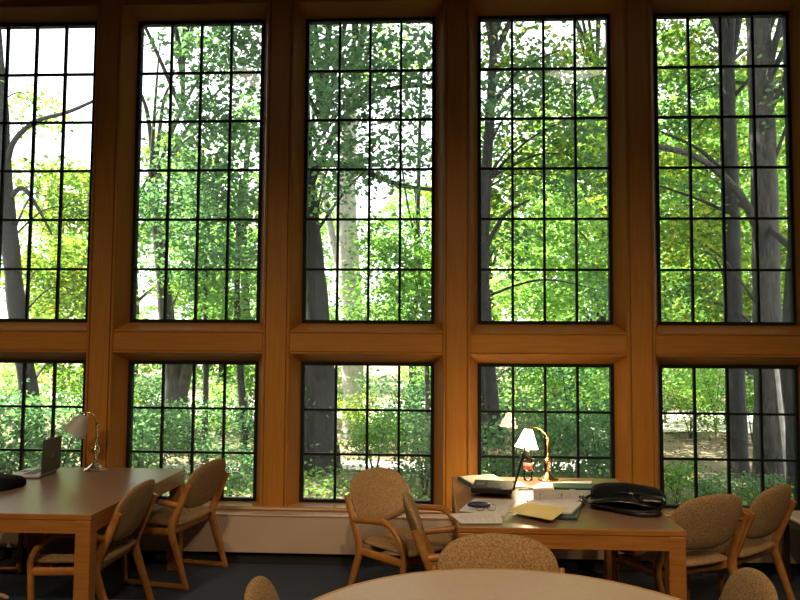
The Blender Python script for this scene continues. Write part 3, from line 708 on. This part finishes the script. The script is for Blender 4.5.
tree('dark slim tree along the left edge of the fourth window', BD,
     [(497, 500, 11, 15), (497, 440, 11, 14), (492, 400, 11, 13), (486, 320, 11, 12), (483, 260, 11, 12), (486, 180, 11, 11), (491, 100, 11, 9), (494, 30, 11, 7)],
     [[(484, 250, 11, 6), (505, 215, 10.8, 4), (530, 200, 10.6, 2)], [(490, 110, 11, 5), (520, 70, 10.8, 3), (560, 50, 10.6, 2)]],
     [(520, 60, 11.5, 55, 45, 800), (580, 75, 12, 50, 50, 800), (540, 140, 12, 55, 40, 750), (590, 160, 12.5, 45, 45, 600), (505, 190, 12, 40, 50, 500)], LY, .12)
tree('thin dark tree just left of the one behind the lit lamp', BD,
     [(484, 500, 12, 8), (484, 440, 12, 8), (482, 370, 12, 7), (478, 300, 12, 6), (470, 200, 12, 5), (464, 100, 12, 3)], [], [(470, 150, 12, 40, 60, 500), (525, 90, 10.5, 40, 40, 420), (590, 110, 10.5, 40, 45, 480), (560, 180, 11, 45, 30, 300), (505, 240, 12, 30, 45, 260), (600, 290, 12.5, 25, 35, 260)], LD, .12)
tree('grey tree deep in the wood in the right half of the fourth window', BK,
     [(600, 430, 18, 12), (600, 330, 18, 12), (601, 260, 18, 11), (603, 190, 18, 9), (606, 90, 18, 6)],
     [[(600, 240, 18, 5), (585, 190, 17.5, 4), (600, 150, 17, 3), (612, 130, 17, 2)]],
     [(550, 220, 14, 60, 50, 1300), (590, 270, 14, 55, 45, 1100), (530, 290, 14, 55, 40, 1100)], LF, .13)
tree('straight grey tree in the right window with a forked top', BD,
     [(739, 505, 12, 18), (737, 400, 12, 16), (734, 300, 12, 15), (731, 200, 12, 15), (729, 120, 12, 13), (728, 65, 12, 12), (721, 15, 12, 8)],
     [[(728, 70, 12, 9), (735, 40, 12, 8), (742, 0, 12, 6)], [(730, 100, 12, 5), (752, 75, 11.8, 3), (770, 40, 11.6, 2)], [(731, 180, 12, 5), (700, 150, 11.8, 4), (662, 132, 11.6, 2)], [(733, 215, 12, 4), (700, 200, 11.8, 3), (660, 186, 11.6, 2)]],
     [(690, 50, 13.5, 50, 45, 1200), (690, 140, 14, 50, 45, 1100), (700, 250, 14, 50, 45, 1100), (745, 170, 14, 50, 60, 700), (770, 60, 14, 40, 45, 500)], LY, .12)
tree('thickest mottled grey tree in the right window with a curved low bough', BK,
     [(771, 505, 11, 29), (769, 400, 11, 27), (767, 320, 11, 26), (765, 220, 11, 25), (762, 120, 11, 24), (758, 15, 11, 23)],
     [[(763, 245, 11, 11), (752, 216, 10.9, 9), (738, 192, 10.8, 8), (718, 172, 10.7, 7), (692, 155, 10.6, 6), (655, 146, 10.5, 5)], [(764, 120, 11, 7), (778, 95, 10.9, 5), (790, 60, 10.8, 3)], [(766, 180, 11, 5), (778, 150, 10.9, 4), (792, 110, 10.8, 2)]],
     [(788, 80, 12.5, 25, 50, 500), (700, 220, 12.5, 50, 35, 900), (785, 250, 13, 30, 50, 700), (680, 232, 10.8, 22, 18, 260), (745, 300, 13, 50, 30, 900)], LY, .12)
tree('thin white stem between the thick trunks at the right edge', BP,
     [(790, 490, 10.5, 4.5), (784, 440, 10.5, 4.5), (777, 372, 10.5, 4), (774, 345, 10.5, 3)], [], [], LY, .1)
tree('dark tree partly hidden by the right edge of the last window', BD,
     [(797, 500, 10, 16), (794, 420, 10, 15), (788, 366, 10, 13), (793, 250, 10.2, 11), (805, 100, 10.5, 9)], [], [(810, 100, 10.5, 30, 60, 300), (685, 95, 13.5, 40, 40, 450), (700, 300, 14, 45, 30, 500), (690, 190, 14, 30, 25, 260)], LD, .12)
for (lab, tr) in (('thin straight tree in the second lower window beside the forked one', [(204, 490, 13, 7), (205, 420, 13, 6), (206, 360, 13, 6), (205, 250, 13, 5), (203, 150, 13, 3)]),
                  ('slender curved tree at the right side of the second lower window', [(246, 490, 12, 9), (244, 420, 12, 8), (240, 365, 12, 7), (237, 280, 12, 6), (241, 180, 12, 4)]),
                  ('thin tree between the two slim trunks of the second lower window', [(218, 490, 16, 6), (219, 420, 16, 5), (222, 350, 16, 5), (226, 240, 16, 3)])):
    tree(lab, BD, tr, [], [(tr[-2][0], tr[-2][1]+20, tr[0][2], 40, 45, 700)], LM, .12)

# high crowns of the near trees, unseen above the windows, added to block sun
def shade_crown(root, cx, cy, r, n, mat):
    b = root.location; P = []
    for k in range(7):
        a = k*2.39+cx; q = r*.62*math.sqrt((k+.3)/7); x, y = cx+q*math.cos(a), cy+q*math.sin(a)
        z = .47*y+3.6+1.4*rng.uniform(0, 1); e = Vector((x, y, z))-b; s = Vector((0, 0, z*.72))
        MB().tube(cat([s, (s+e)/2+Vector((0, 0, .5)), e], 5), [.05-.04*i/10 for i in range(11)], 6).build('branch', BD, root)
        P.append(blob((x, y, z), (r*.5, r*.5, .75), n//7))
    leaves('shade_crown_foliage', np.concatenate(P), .19, mat, root, b)
near = [o for o in COL.objects if o.name.split('.')[0] == 'tree']
for i, cx, cy, r, n, mt in ((1, -4.5, 12.5, 3.6, 5000, LD), (2, -2.2, 9.3, 3.4, 5000, LD), (3, -1.0, 15, 3.4, 4200, LF), (5, 1.0, 10.5, 3.4, 5000, LY), (7, 3.0, 16.0, 3.6, 4500, LF), (8, 4.2, 12.2, 3.4, 4500, LY), (9, 5.5, 9.2, 3.4, 4500, LY)):
    shade_crown(near[i], cx, cy, r, n, mt)

# the deeper wood: five kinds of tree, copied
def wood_tree(h, r, n, mat, bark, size, seedlean):
    root = thing('tree', 'x', 'tree', (0, 0, 0), 0, 'trees deeper in the wood')
    tp = [(0, 0, 0), (seedlean*.3, .1, h*.3), (seedlean*.5, -.1, h*.6), (seedlean*.4, 0, h*.95)]
    c = cat(tp, 6); r0 = .02*h
    MB().tube(c, [r0*(1-.8*i/(len(c)-1)) for i in range(len(c))], 10).build('trunk', bark, root)
    P = []
    for k in range(9):
        a = k*2.4; z = h*(.22+.085*k); q = r*(.72-.045*k)*rng.uniform(.8, 1.2)
        e = Vector((q*math.cos(a), q*math.sin(a), z)); s = Vector((seedlean*.45, 0, z*.85))
        MB().tube(cat([s, (s+e)/2+Vector((0, 0, .3)), e], 4), [.06-.05*i/8 for i in range(9)], 6).build('branch', bark, root)
        P.append(blob(e, (r*.48, r*.48, h*.085), n//9))
    leaves('foliage', np.concatenate(P), size, mat, root, (0, 0, 0)); return root
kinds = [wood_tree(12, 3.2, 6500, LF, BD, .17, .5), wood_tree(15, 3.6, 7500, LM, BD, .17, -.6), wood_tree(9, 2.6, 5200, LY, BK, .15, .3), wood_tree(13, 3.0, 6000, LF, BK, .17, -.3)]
klab = ['pale green tree with a dark trunk deeper in the wood', 'fresh green taller tree deeper in the wood', 'yellow green shorter tree deeper in the wood', 'pale green tree with a grey trunk deeper in the wood']
spots = [(-14.5, 28, 2, .8), (-11, 33, 3, .72), (-8.0, 19, 2, .85), (-6.4, 24, 3, .55), (-4.9, 18.5, 1, .55), (-6, 31, 0, .8), (-.6, 20, 0, .55), (1.2, 17.5, 2, .75), (1.8, 28, 1, .75), (3.6, 20, 3, .72), (4.6, 16.5, 2, .85), (5.4, 26, 0, .85), (7.4, 19, 1, .7), (8.6, 24, 3, .9), (9.8, 30, 1, .85), (11.8, 22, 2, 1.3), (-16, 33, 0, .75), (-.5, 37, 1, .7), (5.5, 36, 3, .9), (13.5, 33, 0, 1.2), (-7, 39, 1, .8), (-20, 38, 2, 1.0), (-13, 42, 3, .8), (9.5, 41, 1, 1.2), (17, 38, 0, 1.3), (2.5, 44, 0, .9)]
used = set()
for x, y, k, s in spots:
    o = kinds[k] if k not in used else copy_tree(kinds[k]); used.add(k)
    o.location = (x, y, gz(x, y)-.03); o.rotation_euler = (0, 0, rng.uniform(0, 6.28)); o.scale = (s, s, s); o['label'] = klab[k]
# understory shrubs
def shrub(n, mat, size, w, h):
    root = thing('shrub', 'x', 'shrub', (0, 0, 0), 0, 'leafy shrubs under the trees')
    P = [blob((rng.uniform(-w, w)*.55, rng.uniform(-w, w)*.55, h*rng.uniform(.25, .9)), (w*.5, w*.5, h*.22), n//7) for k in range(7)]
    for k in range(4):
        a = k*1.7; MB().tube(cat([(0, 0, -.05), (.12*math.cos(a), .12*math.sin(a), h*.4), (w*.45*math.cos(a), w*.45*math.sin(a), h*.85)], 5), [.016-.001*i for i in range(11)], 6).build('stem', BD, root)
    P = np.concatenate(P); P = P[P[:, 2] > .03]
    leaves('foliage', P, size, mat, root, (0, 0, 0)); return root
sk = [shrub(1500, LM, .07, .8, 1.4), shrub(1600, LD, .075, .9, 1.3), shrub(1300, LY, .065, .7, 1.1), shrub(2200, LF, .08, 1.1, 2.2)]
slab = ['fresh green leafy shrub under the trees', 'deep green leafy shrub under the trees', 'yellow green leafy shrub under the trees', 'tall pale green leafy shrub under the trees']
used = set()
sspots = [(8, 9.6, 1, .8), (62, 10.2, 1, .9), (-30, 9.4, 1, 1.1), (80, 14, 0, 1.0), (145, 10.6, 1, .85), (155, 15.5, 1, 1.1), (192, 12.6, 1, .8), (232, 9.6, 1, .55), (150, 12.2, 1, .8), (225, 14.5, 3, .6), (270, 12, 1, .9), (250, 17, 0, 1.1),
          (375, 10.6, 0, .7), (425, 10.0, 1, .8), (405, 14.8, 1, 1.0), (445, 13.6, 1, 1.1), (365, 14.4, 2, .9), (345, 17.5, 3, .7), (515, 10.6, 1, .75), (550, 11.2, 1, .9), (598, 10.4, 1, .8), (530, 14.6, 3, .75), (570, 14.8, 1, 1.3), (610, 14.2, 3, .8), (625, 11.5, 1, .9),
          (675, 9.6, 0, .42), (712, 9.2, 1, .36), (690, 16.5, 2, .9), (715, 17, 3, .8), (752, 16, 0, .9), (700, 19, 3, 1.0), (752, 9.4, 1, .34), (665, 19, 3, 1.1), (800, 15, 0, 1.0), (560, 17, 3, 1.2), (455, 17, 3, 1.1), (120, 16, 2, 1.0), (20, 16.5, 3, .8), (505, 16, 1, 1.3)]  # many set to the dark kind, its colour standing in for canopy shade
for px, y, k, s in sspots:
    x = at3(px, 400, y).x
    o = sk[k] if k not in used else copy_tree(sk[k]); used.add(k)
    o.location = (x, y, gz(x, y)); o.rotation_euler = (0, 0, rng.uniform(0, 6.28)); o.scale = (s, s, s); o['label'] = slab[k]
# leaf litter and low green growth
e = np.stack([rng.uniform(-14, 14, 30000), 6.6+rng.uniform(0, 1, 30000)**1.3*18, np.zeros(30000)], 1)
e[:, 2] = [gz(x, y)+.02 for x, y in e[:, :2]]
o = leaves('leaf_litter', e, .062, M['litter'], None, (0, 0, 0), droop=0, tilt=.3); tag(o, 'brown fallen leaves scattered over the ground of the wood', 'leaves', kind='stuff')
e = np.stack([rng.uniform(-9, 9, 14000), rng.uniform(6.7, 11.2, 14000), np.zeros(14000)], 1)
e[:, 2] = [gz(x, y)+rng.uniform(.03, .30) for x, y in e[:, :2]]
o = leaves('ground_cover', e, .055, LM, None, (0, 0, 0)); tag(o, 'low green plants covering the ground near the windows', 'plants', kind='stuff')

# ------------------------------------------------------------------ daylight
wd = bpy.data.worlds.new('sky'); SC.world = wd; wd.use_nodes = True
bg = wd.node_tree.nodes['Background']; bg.inputs[0].default_value = (.93, .96, 1, 1); bg.inputs[1].default_value = 2.4
sl = bpy.data.lights.new('sun', 'SUN'); sl.energy = 24; sl.angle = .009; sl.color = (1, .95, .84)
so = bpy.data.objects.new('sun', sl); COL.objects.link(so); so.location = (-20, 10, 30)
so.rotation_euler = Vector((.60, -.24, -.76)).to_track_quat('-Z', 'Y').to_euler()
